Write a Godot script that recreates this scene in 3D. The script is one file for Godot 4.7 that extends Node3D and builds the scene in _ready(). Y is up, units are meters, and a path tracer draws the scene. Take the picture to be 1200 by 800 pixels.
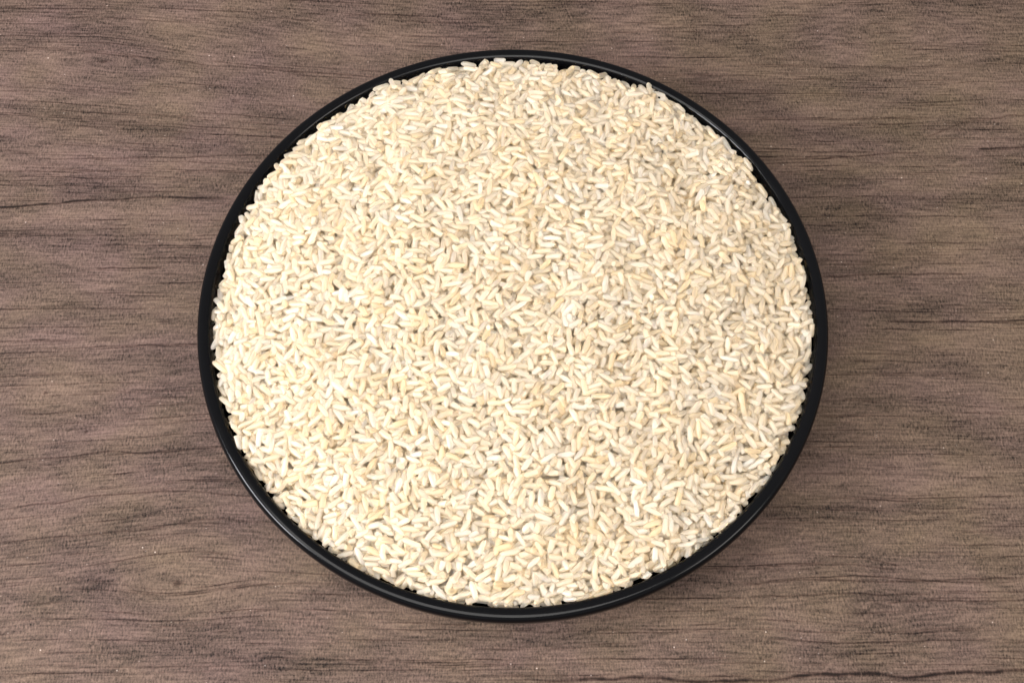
extends Node3D
# A round black plate heaped with parboiled rice on a grey-brown wooden table, seen from above.

const TEX_W := 2048
const TEX_H := 1418
const HALF_X := 0.26          # metres of table that one texture spans, either way
const HALF_Z := 0.18
const CELL := 0.00046         # height map of the heap
const GRID := 530
const RICE_R := 0.1142
var rng := RandomNumberGenerator.new()
var cam: Camera3D
var hmap := PackedFloat32Array()
var grain_meshes: Array = []
var grain_half: Array = []    # half length, half width of each variant
var g_pos: Array = []
var g_basis: Array = []
var g_var := PackedInt32Array()
var g_tone := PackedFloat32Array()
var g_col: Array = []


func _ready() -> void:
	rng.seed = 4711
	cam = Camera3D.new()
	cam.name = "camera"
	cam.fov = 27.0
	cam.near = 0.02
	cam.far = 20.0
	add_child(cam)
	cam.look_at_from_position(Vector3(-0.0003, 0.5162, 0.2348), Vector3(-0.0003, 0.03, 0.01403), Vector3.UP)
	cam.current = true
	var env := Environment.new()
	env.background_mode = Environment.BG_COLOR
	env.background_color = Color(0.45, 0.45, 0.45)
	env.tonemap_mode = Environment.TONE_MAPPER_LINEAR
	env.tonemap_exposure = 3.5
	env.sdfgi_enabled = true
	env.ssao_enabled = true
	env.ssil_enabled = true
	var we := WorldEnvironment.new()
	we.name = "world_environment"
	we.environment = env
	add_child(we)
	softbox("softbox_light", Vector3(-1.0, 0.64, 0.36), Vector2(0.5, 0.5), Color(0.985, 0.99, 1.0), 1.25)
	softbox("softbox_light", Vector3(0.88, 0.95, 0.5), Vector2(0.45, 0.45), Color(1.0, 0.98, 0.95), 0.32)
	softbox("softbox_light", Vector3(-0.25, 1.5, 0.45), Vector2(1.4, 1.1), Color(1.0, 0.99, 0.97), 1.5)

	build_table()
	build_plate()
	build_rice()


func softbox(called: String, at: Vector3, size: Vector2, tint: Color, energy: float) -> void:
	var l := AreaLight3D.new()
	l.name = called
	l.area_size = size
	l.light_color = tint
	l.light_energy = energy
	l.area_range = 5.0
	l.area_attenuation = 2.0
	l.shadow_enabled = true
	add_child(l, true)
	l.look_at_from_position(at, Vector3(0, 0.03, 0), Vector3.UP)


# ---------------------------------------------------------------- table

func noise_bytes(seed_: int, w: int, h: int, freq: float, octaves: int, sx: int, sy: int) -> PackedByteArray:
	var n := FastNoiseLite.new()
	n.seed = seed_
	n.noise_type = FastNoiseLite.TYPE_SIMPLEX_SMOOTH
	n.frequency = freq
	n.fractal_octaves = octaves
	var im := n.get_image(w / sx + 2, h / sy + 2, false, false, true)
	im.convert(Image.FORMAT_L8)
	if sx > 1 or sy > 1:
		im.resize(w, h, Image.INTERPOLATE_CUBIC)
	else:
		im.crop(w, h)
	return im.get_data()


var cuts := PackedFloat32Array()   # how deep each texel of the wood is cut by a fissure
var flow_noise := FastNoiseLite.new()


func flow(x: float, y: float) -> float:
	# how far the grain is bent off the level there, in texels
	var v := 6.0 * flow_noise.get_noise_2d(x * 0.22, y * 0.9) + 1.6 * flow_noise.get_noise_2d(x * 1.3 + 900.0, y * 3.0)
	var u := x / TEX_W
	var t := y / TEX_H
	# the grain climbs towards a knot at lower left and sinks across the upper left
	var low := exp(-pow((t - 0.68) / 0.16, 2.0))
	v += low * (-34.0 * sin(clampf((u - 0.1) / 0.26, 0.0, 1.0) * PI * 0.5) + 12.0 * smoothstep(0.26, 0.45, u))
	var high := exp(-pow((t - 0.14) / 0.13, 2.0))
	v += high * 70.0 * smoothstep(0.02, 0.5, u)
	for k in [Vector3(0.2613, 0.774, 1.0), Vector3(0.155, 0.127, 0.5), Vector3(0.74, 0.80, 0.6), Vector3(0.83, 0.08, 0.5)]:
		var dx: float = (u - k.x) * TEX_W
		var dy: float = (t - k.y) * TEX_H
		v += k.z * 22.0 * signf(dy) * (1.0 - exp(-absf(dy) / 6.0)) * exp(-absf(dy) / 60.0) * exp(-dx * dx / 9000.0)
	return v


func cut(x: float, y: float, depth: float, width: float) -> void:
	var y0 := int(floor(y - width))
	var y1 := int(ceil(y + width))
	var ix := int(x)
	if ix < 0 or ix >= TEX_W:
		return
	for iy in range(maxi(y0, 0), mini(y1, TEX_H - 1) + 1):
		var c := depth * clampf(1.0 - absf(iy - y) / width, 0.0, 1.0)
		var i := iy * TEX_W + ix
		cuts[i] = maxf(cuts[i], c) + 0.25 * minf(cuts[i], c)


func fissure(points: Array, depth: float, width: float) -> void:
	# points in millimetres on the table
	var r := 0.0
	var wob := 0.0
	var w := 1.0
	for k in points.size() - 1:
		var a := Vector2((points[k].x * 0.001 + HALF_X) / (2 * HALF_X) * TEX_W, (points[k].y * 0.001 + HALF_Z) / (2 * HALF_Z) * TEX_H)
		var b := Vector2((points[k + 1].x * 0.001 + HALF_X) / (2 * HALF_X) * TEX_W, (points[k + 1].y * 0.001 + HALF_Z) / (2 * HALF_Z) * TEX_H)
		var n := int(b.x - a.x)
		for i in n:
			var f := float(i) / n
			r = r * 0.93 + rng.randf_range(-0.12, 0.12)
			wob = clampf(wob + r * 0.5, -2.0, 2.0)
			w = clampf(w + rng.randf_range(-0.12, 0.12), 0.7, 1.25)
			var total := (k + f) / (points.size() - 1)
			var end := clampf(minf(total, 1.0 - total) * 12.0 + 0.25, 0.0, 1.0)
			cut(a.x + i, lerpf(a.y, b.y, f * f * (3.0 - 2.0 * f)) + wob, depth * w * end, 1.25 * width * (0.6 + 0.4 * w))


func build_table() -> void:
	flow_noise.seed = 31
	flow_noise.frequency = 0.004
	flow_noise.fractal_octaves = 2
	cuts.resize(TEX_W * TEX_H)
	# the fine pores and hairlines that follow the grain
	for n in 2600:
		var x0 := rng.randf_range(-300, TEX_W)
		var y0 := rng.randf_range(-60, TEX_H + 60)
		var ln := 30.0 + 170.0 * pow(rng.randf(), 2.0)
		var deep := 0.28 + 0.5 * pow(rng.randf(), 2.0)
		var wide := 1.1 + 0.5 * rng.randf()
		if n % 4 == 0:
			ln = rng.randf_range(110, 520)
			deep = rng.randf_range(0.5, 1.05)
			wide = rng.randf_range(1.2, 1.8)
		var w := 1.0
		var wob := 0.0
		var y := y0
		for i in int(ln):
			if i % 6 == 0:
				y = y0 + flow(x0 + i, y0)
			wob = clampf(wob + rng.randf_range(-0.16, 0.16), -2.5, 2.5)
			w = clampf(w + rng.randf_range(-0.16, 0.16), 0.15, 1.2)
			var e := minf(float(i), ln - i) / (ln * 0.3)
			cut(x0 + i, y + wob, deep * w * minf(1.0, e), wide)
	var V := func(a: Array) -> Array: return a.map(func(p): return Vector2(p[0], p[1]))
	fissure(V.call([[-262, -58], [-213, -61.7], [-192, -63.3], [-171, -64.2], [-153, -65.4], [-118, -66]]), 1.1, 2.4)
	fissure(V.call([[150, -8.3], [170, -8], [182, -8.2], [206, -9.4], [240, -9]]), 0.95, 2.3)
	fissure(V.call([[198, -89.7], [208, -90.5], [222, -91]]), 1.0, 2.6)
	fissure(V.call([[124, -85.2], [145, -85.4], [159, -87], [174, -87]]), 0.8, 2.0)
	fissure(V.call([[8, 135], [49, 133.1], [71, 134.3], [92, 133.7], [108, 132.4], [126, 131.8], [141, 132.8], [160, 130.9], [200, 130.6], [258, 131]]), 1.1, 3.4)
	fissure(V.call([[-230, 55], [-196, 51.5], [-177, 49.4], [-151, 47], [-114, 45.6]]), 0.75, 1.9)
	fissure(V.call([[118, -28], [160, -29.8], [185, -29.4]]), 0.75, 1.9)
	fissure(V.call([[-202, -84.9], [-173, -85.4], [-145, -85.8], [-98, -87]]), 0.6, 1.7)
	fissure(V.call([[-170, -32.4], [-143, -33.3]]), 0.75, 1.9)
	fissure(V.call([[97, 91.1], [121, 91.5], [143, 93.7]]), 0.6, 1.8)
	fissure(V.call([[85, 98.9], [107, 97.6], [142, 98.3], [190, 96.3]]), 0.65, 1.8)
	fissure(V.call([[88, 103.4], [113, 102.4], [154, 103.1]]), 0.6, 1.7)
	fissure(V.call([[138, 106], [163, 105.3], [196, 104.7]]), 0.8, 1.9)
	fissure(V.call([[118, 88.2], [130, 88.8], [144, 92]]), 0.65, 1.8)
	fissure(V.call([[176, -96], [198, -104.3], [226, -107.4]]), 0.45, 2.0)
	fissure(V.call([[-225, -143.3], [-203, -141], [-168, -136.9], [-127, -132.4], [-85, -129]]), 0.5, 1.6)
	fissure(V.call([[-200, 70], [-175, 67.2], [-156, 64.2], [-130, 63.2], [-98, 64.4]]), 0.6, 1.7)
	fissure(V.call([[-196, 83], [-167, 80], [-144, 78], [-116, 73.6], [-96, 75.3]]), 0.55, 1.7)
	# dark specks: knots and pits
	for k in [[-179.4, -134.2, 9.0, 3.2, 0.55], [-124.1, 98.6, 7.0, 4.2, 0.75], [-183.5, 22.5, 4.0, 3.0, 0.7], [-165.4, 38.6, 2.6, 2.4, 0.7], [-119.8, -113.7, 5.0, 4.0, 0.35], [60, 140, 5, 3, 0.4]]:
		var c := Vector2((k[0] * 0.001 + HALF_X) / (2 * HALF_X) * TEX_W, (k[1] * 0.001 + HALF_Z) / (2 * HALF_Z) * TEX_H)
		for dy in range(-14, 15):
			for dx in range(-30, 31):
				var d := Vector2(dx / k[2], dy / k[3]).length() + 0.5 * flow_noise.get_noise_2d((c.x + dx) * 30.0, (c.y + dy) * 60.0)
				if d < 1.6:
					var i := (int(c.y) + dy) * TEX_W + int(c.x) + dx
					cuts[i] = maxf(cuts[i], k[4] * smoothstep(1.6, 0.2, d))
	# small square pits scattered over the board
	for n in 500:
		var i := rng.randi_range(2, TEX_H - 4) * TEX_W + rng.randi_range(2, TEX_W - 4)
		var d := rng.randf_range(0.1, 0.4)
		cuts[i] = maxf(cuts[i], d)
		cuts[i + 1] = maxf(cuts[i + 1], d)
		cuts[i + TEX_W] = maxf(cuts[i + TEX_W], d * 0.7)
		cuts[i + TEX_W + 1] = maxf(cuts[i + TEX_W + 1], d * 0.7)

	var broad := noise_bytes(1, TEX_W, TEX_H, 0.012, 3, 4, 1)        # long bands of tone
	var streak := noise_bytes(2, TEX_W, TEX_H, 0.05, 3, 14, 1)       # streaks
	var fibre := noise_bytes(3, TEX_W, TEX_H, 0.27, 2, 15, 1)        # fibres
	var saw := noise_bytes(4, TEX_W, TEX_H, 0.30, 2, 1, 3)          # marks across the grain
	var patch := noise_bytes(5, TEX_W, TEX_H, 0.03, 3, 6, 4)         # patches of hue
	var fleck := noise_bytes(6, TEX_W, TEX_H, 0.35, 2, 1, 1)         # fine mottling
	var block := noise_bytes(7, TEX_W, TEX_H, 0.10, 2, 3, 5)
	var rgb := PackedByteArray()
	rgb.resize(TEX_W * TEX_H * 3)
	var tall := PackedByteArray()
	tall.resize(TEX_W * TEX_H)
	var ramp := PackedByteArray()     # linear 0..1 in 1024 steps to sRGB
	ramp.resize(1024)
	for i in 1024:
		ramp[i] = int(clampf(Color(i / 1023.0, 0, 0).linear_to_srgb().r * 255.0, 0, 255))
	for y in TEX_H:
		var next := flow(0, y)
		var shift := next
		var step := 0.0
		for x in TEX_W:
			if x & 15 == 0:
				shift = next
				next = flow(x + 16, y)
				step = (next - shift) / 16.0
			shift += step
			var i := y * TEX_W + x
			var ys := clampf(y - shift, 0.0, TEX_H - 2.0)
			var j := int(ys) * TEX_W + x
			var fy := ys - int(ys)
			var j2 := j + TEX_W
			var st := (streak[j] * (1.0 - fy) + streak[j2] * fy) * 0.003922 - 0.5
			var fi := (fibre[j] * (1.0 - fy) + fibre[j2] * fy) * 0.003922 - 0.5
			var br := broad[j] * 0.003922 - 0.5
			var sa := saw[i] * 0.003922 - 0.5
			var fl := fleck[i] * 0.003922 - 0.5
			var bl := block[i] * 0.003922 - 0.5
			var c := cuts[i]
			var t := 1.07 + 0.75 * br + 0.25 * st + 1.1 * fi + (1.15 + 1.4 * bl) * sa + 1.0 * fl
			t *= 1.0 - 0.88 * minf(c, 1.0)
			if t < 0.05:
				t = 0.05
			var hue := (patch[j] * 0.003922 - 0.5) * 0.15 + 0.03 - 0.07 * x / TEX_W
			var cc := minf(c, 1.0)
			var k := i * 3
			rgb[k] = ramp[mini(int(t * 53.6 * (1.0 + 0.1 * hue)), 1023)]
			rgb[k + 1] = ramp[mini(int(t * 35.2 * (1.0 - 0.35 * hue) * (1.0 - 0.16 * cc)), 1023)]
			rgb[k + 2] = ramp[mini(int(t * 27.2 * (1.0 + 1.1 * hue) * (1.0 - 0.18 * cc)), 1023)]
			tall[i] = clampi(int(165.0 + 70.0 * fi + 40.0 * st + 40.0 * sa + 40.0 * fl - 150.0 * c), 0, 255)
	# pale dust specks pressed into the print
	for n in 620:
		var i := (rng.randi_range(2, TEX_H - 4) * TEX_W + rng.randi_range(2, TEX_W - 4)) * 3
		var up := rng.randi_range(18, 62)
		for o in ([0, 3] if n % 3 else [0, 3, TEX_W * 3, TEX_W * 3 + 3]):
			for q in 3:
				rgb[i + o + q] = mini(rgb[i + o + q] + up, 225)
	var col := Image.create_from_data(TEX_W, TEX_H, false, Image.FORMAT_RGB8, rgb)
	var relief := Image.create_from_data(TEX_W, TEX_H, false, Image.FORMAT_L8, tall)
	var m := StandardMaterial3D.new()
	m.resource_name = "wood"
	m.albedo_texture = ImageTexture.create_from_image(col)
	m.roughness = 0.72
	m.metallic_specular = 0.22
	m.heightmap_enabled = true
	m.heightmap_texture = ImageTexture.create_from_image(relief)
	m.heightmap_scale = 0.022
	# a board 34 mm thick, the print mirrored at each edge so that it runs on
	var st := SurfaceTool.new()
	st.begin(Mesh.PRIMITIVE_TRIANGLES)
	var quad := func(a: Vector3, b: Vector3, c: Vector3, d: Vector3, n: Vector3, ua: Vector2, ub: Vector2, uc: Vector2, ud: Vector2) -> void:
		var vs := [a, b, c, a, c, d]
		var us := [ua, ub, uc, ua, uc, ud]
		for q in 6:
			st.set_normal(n)
			st.set_uv(us[q])
			st.add_vertex(vs[q])
	for i in range(-1, 2):
		for j in range(-1, 2):
			var x0 := (2 * i - 1) * HALF_X
			var x1 := (2 * i + 1) * HALF_X
			var z0 := (2 * j - 1) * HALF_Z
			var z1 := (2 * j + 1) * HALF_Z
			var u0 := 0.0 if i == 0 else 1.0
			var v0 := 0.0 if j == 0 else 1.0
			quad.call(Vector3(x0, 0, z0), Vector3(x1, 0, z0), Vector3(x1, 0, z1), Vector3(x0, 0, z1), Vector3.UP,
				Vector2(u0, v0), Vector2(1 - u0, v0), Vector2(1 - u0, 1 - v0), Vector2(u0, 1 - v0))
	var X := 3 * HALF_X
	var Z := 3 * HALF_Z
	var B := -0.034
	var e := [Vector3(-X, 0, Z), Vector3(X, 0, Z), Vector3(X, 0, -Z), Vector3(-X, 0, -Z)]
	for k in 4:
		var a: Vector3 = e[k]
		var b: Vector3 = e[(k + 1) % 4]
		var dn := Vector3(0, B, 0)
		quad.call(a, b, b + dn, a + dn, [Vector3.BACK, Vector3.RIGHT, Vector3.FORWARD, Vector3.LEFT][k], Vector2(0, 0.5), Vector2(1, 0.5), Vector2(1, 0.55), Vector2(0, 0.55))
	quad.call(Vector3(-X, B, Z), Vector3(X, B, Z), Vector3(X, B, -Z), Vector3(-X, B, -Z), Vector3.DOWN, Vector2(0, 0), Vector2(1, 0), Vector2(1, 1), Vector2(0, 1))
	var o := MeshInstance3D.new()
	o.name = "tabletop"
	o.mesh = st.commit()
	o.material_override = m
	o.set_meta("kind", "structure")
	o.set_meta("label", "weathered grey-brown wooden tabletop with fine dark grain lines under the plate")
	add_child(o)


# ---------------------------------------------------------------- plate

func smooth_line(p: Array, steps: int) -> PackedVector2Array:
	var out := PackedVector2Array()
	for i in p.size() - 1:
		var a: Vector2 = p[maxi(i - 1, 0)]
		var b: Vector2 = p[i]
		var c: Vector2 = p[i + 1]
		var d: Vector2 = p[mini(i + 2, p.size() - 1)]
		for k in steps:
			out.append(b.cubic_interpolate(c, a, d, float(k) / steps))
	out.append(p[-1])
	return out


func lathe(line: PackedVector2Array, from: int, to: int, m: Material, called: String, parent: Node3D) -> void:
	# turns points from..to of a profile that runs from the underside outwards, over the rim and down inside
	var seg := 240
	var st := SurfaceTool.new()
	st.begin(Mesh.PRIMITIVE_TRIANGLES)
	for i in range(from, to + 1):
		var t := (line[mini(i + 1, line.size() - 1)] - line[maxi(i - 1, 0)]).normalized()
		var n := Vector2(t.y, -t.x)
		for k in seg + 1:
			var a := TAU * k / seg
			st.set_normal(Vector3(n.x * cos(a), n.y, n.x * sin(a)))
			st.set_uv(Vector2(float(k) / seg, float(i) / line.size()))
			st.add_vertex(Vector3(line[i].x * cos(a), line[i].y, line[i].x * sin(a)))
	var w := seg + 1
	for i in to - from:
		for k in seg:
			var a := i * w + k
			for q in [a, a + 1, a + w, a + 1, a + w + 1, a + w]:
				st.add_index(q)
	var o := MeshInstance3D.new()
	o.name = called
	o.mesh = st.commit()
	o.material_override = m
	parent.add_child(o, true)


var inner_line := PackedVector2Array()


func plate_floor(r: float) -> float:
	for i in inner_line.size() - 1:
		if r <= inner_line[i].x and r >= inner_line[i + 1].x:
			return lerpf(inner_line[i].y, inner_line[i + 1].y, (inner_line[i].x - r) / maxf(inner_line[i].x - inner_line[i + 1].x, 1e-6))
	return 0.03


func build_plate() -> void:
	var p := [[0.0002, 0.003], [0.071, 0.003], [0.0722, 0.0006], [0.074, 0.0], [0.0765, 0.0006], [0.079, 0.0026], [0.098, 0.0042], [0.1095, 0.0082], [0.1158, 0.0145],
		[0.1187, 0.0205], [0.1198, 0.0258], [0.11985, 0.0280], [0.1192, 0.0294], [0.1182, 0.0300], [0.1166, 0.02995], [0.1152, 0.0292], [0.1145, 0.0270],
		[0.1132, 0.0205], [0.1085, 0.0130], [0.1000, 0.0078], [0.0900, 0.0064], [0.0002, 0.0062]]
	var pts := p.map(func(a): return Vector2(a[0], a[1]))
	var line := smooth_line(pts, 5)
	var m := StandardMaterial3D.new()
	m.resource_name = "black glaze"
	m.albedo_color = Color(0.0015, 0.0015, 0.0018).linear_to_srgb()
	m.metallic_specular = 0.22
	var n := FastNoiseLite.new()
	n.seed = 9
	n.frequency = 0.03
	n.fractal_octaves = 3
	var im := n.get_image(256, 64, false, false, true)
	im.convert(Image.FORMAT_RGB8)
	for y in 64:
		for x in 256:
			var v := 0.10 + 0.12 * im.get_pixel(x, y).r
			im.set_pixel(x, y, Color(v, v, v))
	m.roughness = 1.0
	m.roughness_texture = ImageTexture.create_from_image(im)
	m.uv1_scale = Vector3(6, 3, 1)
	var plate := Node3D.new()
	plate.name = "plate"
	plate.set_meta("label", "round glossy black plate with a rounded rim, heaped full of rice")
	plate.set_meta("category", "plate")
	add_child(plate)
	lathe(line, 0, 25, m, "foot_ring", plate)
	lathe(line, 25, 50, m, "outer_wall", plate)
	lathe(line, 50, 80, m, "rim", plate)
	lathe(line, 80, line.size() - 1, m, "inner_bowl", plate)
	inner_line = line.slice(75)


# ---------------------------------------------------------------- rice

func make_grain(length: float, width: float, flat: float, bend: float, cut_at: float, slant: float, seed_: int) -> ArrayMesh:
	# one grain along x: blunt ended, faintly ridged, a little bent; cut_at < 1 breaks one end off
	var r := RandomNumberGenerator.new()
	r.seed = seed_
	var rings := 13
	var seg := 12
	var st := SurfaceTool.new()
	st.begin(Mesh.PRIMITIVE_TRIANGLES)
	var ph := r.randf() * TAU
	var dent := r.randf_range(-0.5, 0.5)
	var belly := r.randf_range(-0.5, 0.5)
	var power := r.randf_range(3.2, 6.0)
	var taper := r.randf_range(0.04, 0.28)
	for i in rings + 1:
		var f := float(i) / rings
		var t := -cos(f * PI)
		if cut_at < 1.0:
			t = lerpf(-1.0, cut_at, 1.0 - pow(1.0 - f, 1.0)) if f > 0.25 else -1.0 + (cut_at + 1.0) * 0.25 * (1.0 - cos(f * 4.0 * PI * 0.5))
		var rad := pow(maxf(0.0, 1.0 - pow(absf(t), power)), 0.55)
		if t > 0.0:
			rad *= 1.0 - taper * t * t
		rad *= 1.0 + 0.025 * sin(t * 5.0 + ph) - 0.04 * exp(-pow((t - dent) * 5.0, 2.0))
		var capped := cut_at < 1.0 and i == rings
		for k in seg:
			var a := TAU * k / seg
			var ridge := 1.0 + 0.045 * cos(4.0 * a + ph) + 0.02 * cos(7.0 * a + ph * 2.0)
			var y := cos(a) * rad * width * 0.5 * flat * ridge
			var z := sin(a) * rad * width * 0.5 * ridge
			var x := t * length * 0.5
			if cut_at < 1.0:
				x += slant * z * smoothstep(0.2, cut_at, t)
			z += bend * length * (t * t - 0.4)
			var chalk := 0.95 + 0.05 * exp(-pow((t - belly) * 2.2, 2.0)) * (0.6 + 0.4 * cos(a - ph)) + r.randf_range(-0.012, 0.012)
			st.set_color(Color(chalk, chalk * (0.985 + 0.015 * chalk), chalk * (0.94 + 0.06 * chalk)))
			st.set_smooth_group(0)
			st.add_vertex(Vector3(x, y, z))
	for i in rings:
		for k in seg:
			var a := i * seg + k
			var b := i * seg + (k + 1) % seg
			for q in [a, a + seg, b, b, a + seg, b + seg]:
				st.add_index(q)
	if cut_at < 1.0:
		# the broken face, with an edge of its own
		var c := Vector3.ZERO
		var ring := []
		for k in seg:
			var a := TAU * k / seg
			var rad := pow(maxf(0.0, 1.0 - pow(absf(cut_at), power)), 0.55) * (1.0 - taper * cut_at * cut_at if cut_at > 0.0 else 1.0)
			rad *= 1.0 + 0.025 * sin(cut_at * 5.0 + ph) - 0.04 * exp(-pow((cut_at - dent) * 5.0, 2.0))
			var ridge := 1.0 + 0.045 * cos(4.0 * a + ph) + 0.02 * cos(7.0 * a + ph * 2.0)
			var z := sin(a) * rad * width * 0.5 * ridge
			var v := Vector3(cut_at * length * 0.5 + slant * z, cos(a) * rad * width * 0.5 * flat * ridge, z + bend * length * (cut_at * cut_at - 0.4))
			ring.append(v)
			c += v / seg
		c.x += r.randf_range(-0.08, 0.1) * width
		var base := (rings + 1) * seg
		for k in seg:
			st.set_color(Color(0.985, 0.98, 0.975))
			st.set_smooth_group(1)
			st.add_vertex(ring[k])
		st.set_color(Color(1, 1, 1))
		st.add_vertex(c)
		for k in seg:
			for q in [base + k, base + seg, base + (k + 1) % seg]:
				st.add_index(q)
	st.generate_normals()
	if cut_at < 1.0:
		var centred := SurfaceTool.new()
		centred.append_from(st.commit(), 0, Transform3D(Basis(), Vector3(length * 0.25 * (1.0 - cut_at), 0, 0)))
		return centred.commit()
	return st.commit()


func rice_edge(x: float, z: float) -> float:
	# how far out the heap reaches that way
	var d := Vector2(x, z).normalized()
	var rag := 0.0016 * flow_noise.get_noise_2d(d.x * 700.0, d.y * 700.0) + 0.0014 * flow_noise.get_noise_2d(d.x * 2600.0, d.y * 2600.0)
	return RICE_R + 0.0004 + 0.0004 * z / RICE_R + (maxf(rag, -0.0002) if z > 0.02 else rag)


func target_height(x: float, z: float) -> float:
	var edge := rice_edge(x, z)
	var q := (x * x + z * z) / (edge * edge)
	return 0.0270 - 0.0013 * z / RICE_R + 0.0165 * (1.0 - pow(q, 1.25)) + 0.0022 * flow_noise.get_noise_2d(x * 9000.0, z * 9000.0)


func height_at(x: float, z: float) -> float:
	var i := clampi(int(x / CELL + GRID * 0.5), 0, GRID - 1)
	var j := clampi(int(z / CELL + GRID * 0.5), 0, GRID - 1)
	return hmap[j * GRID + i]


func settle() -> void:
	# grains dropped one by one, each coming to rest on the two highest supports under it
	hmap.resize(GRID * GRID)
	for j in GRID:
		for i in GRID:
			var x := (i - GRID * 0.5) * CELL
			var z := (j - GRID * 0.5) * CELL
			var r := sqrt(x * x + z * z)
			var low := plate_floor(r)
			hmap[j * GRID + i] = maxf(low, target_height(x, z) - 0.0046) if r < 0.1134 else low
	var ss := [-0.92, -0.62, -0.3, 0.0, 0.3, 0.62, 0.92]
	var fails := 0
	for n in 60000:
		var rr := RICE_R * sqrt(rng.randf())
		var an := rng.randf() * TAU
		var cx := rr * cos(an)
		var cz := rr * sin(an)
		if height_at(cx, cz) > target_height(cx, cz) - 0.0004:
			fails += 1
			if fails > 9000:
				break
			continue
		var v := rng.randi_range(0, WHOLE - 1) if rng.randf() < 0.45 else rng.randi_range(WHOLE, VARIANTS - 1)
		var hl: float = grain_half[v].x
		var hw: float = grain_half[v].y
		var best := 1e9
		var bx := 0.0
		var bz := 0.0
		var ba := 0.0
		var bh := 0.0
		var bs := 0.0
		for tries in 5:
			var x := cx + rng.randf_range(-0.0022, 0.0022)
			var z := cz + rng.randf_range(-0.0022, 0.0022)
			var a := rng.randf() * TAU
			if rr > RICE_R - 0.0045 and rng.randf() < 0.4:
				a = an + PI * 0.5 + rng.randf_range(-0.6, 0.6)
			var dx := cos(a)
			var dz := sin(a)
			var hs := PackedFloat32Array()
			for s: float in ss:
				var w: float = hw * sqrt(maxf(0.0, 1.0 - s * s * absf(s)))
				var px := x + dx * s * hl
				var pz := z + dz * s * hl
				var top := height_at(px, pz)
				var side := 0.6 * w
				top = maxf(top, height_at(px - dz * side, pz + dx * side) - 0.2 * w)
				top = maxf(top, height_at(px + dz * side, pz - dx * side) - 0.2 * w)
				hs.append(top - (hw - w) * 0.8)
			var h := -1.0
			var slope := 0.0
			for p in range(0, 3):
				for q in range(4, 7):
					var sl: float = (hs[q] - hs[p]) / ((ss[q] - ss[p]) * hl)
					var at0: float = hs[p] - sl * ss[p] * hl
					if at0 > h:
						h = at0
						slope = sl
			if hs[3] > h:
				h = hs[3]
			slope = clampf(slope, -1.1, 1.1)
			var score := h - target_height(x, z) + absf(slope) * 0.0006
			if score < best:
				best = score
				bx = x
				bz = z
				ba = a
				bh = h
				bs = slope
		var y := bh + hw * 0.58
		var r1 := Vector2(bx, bz).length()
		if y > target_height(bx, bz) + 0.0016 or r1 > rice_edge(bx, bz) - 0.0010:
			fails += 1
			continue
		var along := Vector3(cos(ba), bs, sin(ba)).normalized()
		var reach := maxf(Vector2(bx + along.x * hl, bz + along.z * hl).length(), Vector2(bx - along.x * hl, bz - along.z * hl).length())
		if reach > RICE_R + 0.0004 and y + absf(along.y) * hl < 0.0312:
			fails += 1
			continue
		if reach > RICE_R + 0.0030:
			fails += 1
			continue
		fails = maxi(0, fails - 3)
		var across := along.cross(Vector3.UP).normalized()
		var b := Basis(along, across.cross(along), across)
		b = b.rotated(along, rng.randf_range(-0.6, 0.6) + (PI if rng.randf() < 0.5 else 0.0))
		g_pos.append(Vector3(bx, y, bz))
		g_basis.append(b)
		g_var.append(v)
		# leave its upper face in the height map
		var flat := Vector2(along.x, along.z)
		var fl := flat.length()
		flat /= fl
		var ext := hl * fl
		var ex := absf(flat.x) * ext + absf(flat.y) * hw
		var ez := absf(flat.y) * ext + absf(flat.x) * hw
		var rise := along.y / fl
		for j in range(maxi(0, int((bz - ez) / CELL + GRID * 0.5)), mini(GRID - 1, int((bz + ez) / CELL + GRID * 0.5) + 1) + 1):
			var oz := (j - GRID * 0.5 + 0.5) * CELL - bz
			for i in range(maxi(0, int((bx - ex) / CELL + GRID * 0.5)), mini(GRID - 1, int((bx + ex) / CELL + GRID * 0.5) + 1) + 1):
				var ox := (i - GRID * 0.5 + 0.5) * CELL - bx
				var s := (ox * flat.x + oz * flat.y) / ext
				if s > 1.0 or s < -1.0:
					continue
				var c := (-ox * flat.y + oz * flat.x) / hw
				var e := 1.0 - s * s * absf(s) - c * c
				if e <= 0.0:
					continue
				var top := y + rise * s * ext + hw * 0.74 * sqrt(e)
				var k := j * GRID + i
				if top > hmap[k]:
					hmap[k] = top


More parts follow.
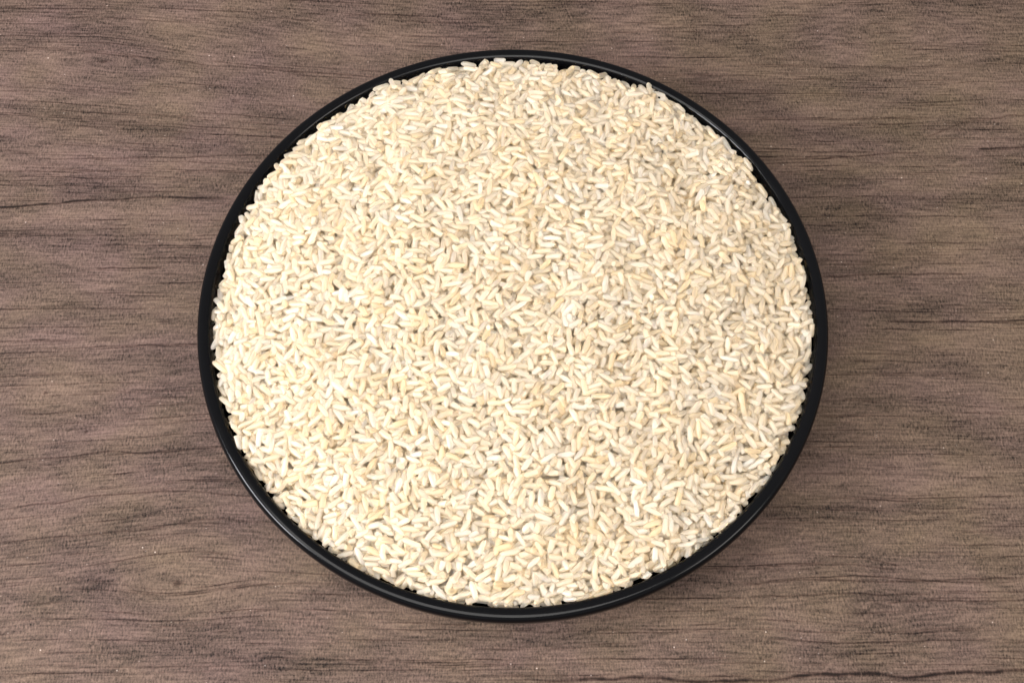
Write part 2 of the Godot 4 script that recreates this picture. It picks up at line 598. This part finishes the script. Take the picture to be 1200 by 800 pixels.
func largest_in_view(count: int) -> Array:
	# the grains that take up most of the picture, by a small depth buffer
	var w := 1024
	var h := 682
	var depth := PackedFloat32Array()
	depth.resize(w * h)
	depth.fill(1e9)
	var owner := PackedInt32Array()
	owner.resize(w * h)
	owner.fill(-1)
	var inv := cam.global_transform.affine_inverse()
	var f := h * 0.5 / tan(deg_to_rad(cam.fov * 0.5))
	for n in g_pos.size():
		var p: Vector3 = g_pos[n]
		if p.y < target_height(p.x, p.z) - 0.0042:
			continue
		var c: Vector3 = inv * p
		var d: Vector3 = inv.basis * (g_basis[n].x * grain_half[g_var[n]].x)
		var at := Vector2(w * 0.5 - f * c.x / c.z, h * 0.5 + f * c.y / c.z)
		var ax := Vector2(f * d.x, -f * d.y) / -c.z
		var r: float = f * grain_half[g_var[n]].y / -c.z
		var len := maxf(ax.length(), 0.5)
		var dir := ax / len
		for j in range(int(at.y - absf(ax.y) - r), int(at.y + absf(ax.y) + r) + 2):
			for i in range(int(at.x - absf(ax.x) - r), int(at.x + absf(ax.x) + r) + 2):
				if i < 0 or j < 0 or i >= w or j >= h:
					continue
				var o := Vector2(i + 0.5, j + 0.5) - at
				var s := o.dot(dir) / len
				var e := o.dot(Vector2(-dir.y, dir.x)) / r
				var q := 1.0 - s * s * absf(s) - e * e
				if q <= 0.0:
					continue
				var z: float = -c.z - d.z * s - grain_half[g_var[n]].y * sqrt(q)
				if z < depth[j * w + i]:
					depth[j * w + i] = z
					owner[j * w + i] = n
	var area := PackedInt32Array()
	area.resize(g_pos.size())
	for k in owner:
		if k >= 0:
			area[k] += 1
	var order := range(g_pos.size())
	order.sort_custom(func(a, b): return area[a] > area[b])
	return order.slice(0, count)


const WHOLE := 9               # whole grain shapes, then broken ones
const VARIANTS := 18
const TONES := [
	["chalky white", Color(0.992, 0.972, 0.945)],
	["pale ivory", Color(0.99, 0.942, 0.862)],
	["warm cream", Color(0.988, 0.918, 0.795)],
	["honey-tinted", Color(0.98, 0.88, 0.70)],
	["glassy", Color(0.975, 0.928, 0.855)],
]


func build_rice() -> void:
	for k in VARIANTS:
		var r := RandomNumberGenerator.new()
		r.seed = 100 + k
		var broken := k >= WHOLE
		var ln := r.randf_range(0.0054, 0.0074)
		var wd := r.randf_range(0.0019, 0.0023)
		var cut_at := r.randf_range(-0.15, 0.7) if broken else 1.0
		if broken:
			ln = r.randf_range(0.0060, 0.0071)
			wd = r.randf_range(0.0020, 0.0024)
		grain_meshes.append(make_grain(ln, wd, r.randf_range(0.84, 0.96), r.randf_range(-0.02, 0.03), cut_at, r.randf_range(-0.7, 0.7), 40 + k))
		grain_half.append(Vector2(ln * (0.5 if not broken else 0.25 * (1.0 + cut_at)), wd * 0.5))
	settle()
	for n in g_pos.size():
		var u := rng.randf()
		var t := 0 if u < 0.15 else 1 if u < 0.42 else 2 if u < 0.76 else 3 if u < 0.87 else 4
		g_tone.append(t)
		var c: Color = TONES[t][1].lerp(TONES[rng.randi_range(0, 4)][1], rng.randf() * 0.4)
		g_col.append(c * rng.randf_range(0.975, 1.015))
	var m := rice_material()
	m.resource_name = "rice"
	var top := largest_in_view(300)
	var single := {}
	for n in top:
		single[n] = true
	# the three hundred that show largest, each a thing of its own
	var tint := []
	for t in TONES:
		var tm := rice_material()
		tm.resource_name = "rice " + t[0]
		tm.albedo_color = Color(t[1].linear_to_srgb(), tm.albedo_color.a)
		tint.append(tm)
	var many := {}
	var alike := {}
	for n in top:
		var o := MeshInstance3D.new()
		o.name = "rice_grain" if many.is_empty() else "rice_grain_%03d" % many.size()
		o.mesh = grain_meshes[g_var[n]]
		o.material_override = tint[int(g_tone[n])]
		o.transform = Transform3D(g_basis[n], g_pos[n])
		many[n] = o
		var same := grain_label(n)
		if not alike.has(same):
			alike[same] = []
		alike[same].append(n)
		o.set_meta("category", "rice grain")
		o.set_meta("group", "rice grains on top of the heap")
		add_child(o, true)
	for same: String in alike:
		var who: Array = alike[same]
		who.sort_custom(func(a, b): return g_pos[a].x < g_pos[b].x)
		for k in who.size():
			var last := ""
			if who.size() > 1:
				last = ", leftmost of them" if k == 0 else ", rightmost of them" if k == who.size() - 1 else ", %s from left" % ["", "second", "third", "fourth", "fifth", "sixth", "seventh", "eighth", "ninth", "tenth"][mini(k, 9)]
			many[who[k]].set_meta("label", same + last)
	# all the other grains of the heap
	var heap := Node3D.new()
	heap.name = "rice"
	heap.set_meta("kind", "stuff")
	heap.set_meta("label", "domed heap of small cream-white rice grains filling the black plate")
	heap.set_meta("category", "rice")
	add_child(heap)
	for v in grain_meshes.size():
		var which := []
		for n in g_pos.size():
			if g_var[n] == v and not single.has(n):
				which.append(n)
		var mm := MultiMesh.new()
		mm.transform_format = MultiMesh.TRANSFORM_3D
		mm.use_colors = true
		mm.mesh = grain_meshes[v]
		mm.instance_count = which.size()
		for i in which.size():
			mm.set_instance_transform(i, Transform3D(g_basis[which[i]], g_pos[which[i]]))
			mm.set_instance_color(i, g_col[which[i]])
		var o := MultiMeshInstance3D.new()
		o.name = "whole_grains" if v < WHOLE else "broken_grains"
		o.multimesh = mm
		o.material_override = m
		o.set_meta("kind", "stuff")
		heap.add_child(o, true)
	# what lies deeper than the grains laid one by one
	var st := SurfaceTool.new()
	st.begin(Mesh.PRIMITIVE_TRIANGLES)
	var rings := 24
	for i in rings + 1:
		for k in 72:
			var r := 0.0002 + 0.1122 * i / rings
			var p := Vector3(r * cos(TAU * k / 72), 0, r * sin(TAU * k / 72))
			p.y = maxf(target_height(p.x, p.z) - 0.0046, plate_floor(r) + 0.0003)
			st.set_color(Color(0.9, 0.88, 0.84))
			st.set_smooth_group(0)
			st.add_vertex(p)
	for i in rings:
		for k in 72:
			var a := i * 72 + k
			var b := i * 72 + (k + 1) % 72
			for q in [a, a + 72, b, b, a + 72, b + 72]:
				st.add_index(q)
	st.generate_normals()
	var core := MeshInstance3D.new()
	core.name = "buried_rice"
	core.mesh = st.commit()
	core.material_override = tint[2]
	core.set_meta("kind", "stuff")
	heap.add_child(core)
	print("grains ", g_pos.size())


func rice_material() -> StandardMaterial3D:
	var m := StandardMaterial3D.new()
	m.vertex_color_use_as_albedo = true
	m.roughness = 0.55
	m.metallic_specular = 0.6
	m.refraction_enabled = true
	m.refraction_scale = 0.016
	m.clearcoat_enabled = true
	m.clearcoat = 0.42
	m.clearcoat_roughness = 0.25
	m.albedo_color.a = 0.12
	m.backlight_enabled = true
	m.backlight = Color(0.35, 0.31, 0.245).linear_to_srgb()
	return m


func grain_label(n: int) -> String:
	var p: Vector3 = g_pos[n]
	var d: Vector3 = g_basis[n].x
	var lie := "standing steeply"
	if absf(d.y) < 0.55:
		var a := fposmod(rad_to_deg(atan2(-d.z, d.x)), 180.0)
		lie = "lying level" if a < 22.5 or a > 157.5 else "slanting rightwards" if a < 67.5 else "lying upright" if a < 112.5 else "slanting leftwards"
	var r := Vector2(p.x, p.z).length() / RICE_R
	var c := int(round(fposmod(rad_to_deg(atan2(p.x, -p.z)), 360.0) / 30.0)) % 12
	var clock: String = ["twelve", "one", "two", "three", "four", "five", "six", "seven", "eight", "nine", "ten", "eleven"][c]
	var where := "at the middle of the heap" if r < 0.22 else ("near the middle towards %s" if r < 0.5 else "halfway out towards %s o'clock" if r < 0.72 else "by the rim at %s o'clock") % clock
	return "%s %s rice grain %s %s" % [TONES[int(g_tone[n])][0], "whole" if g_var[n] < WHOLE else "broken", lie, where]
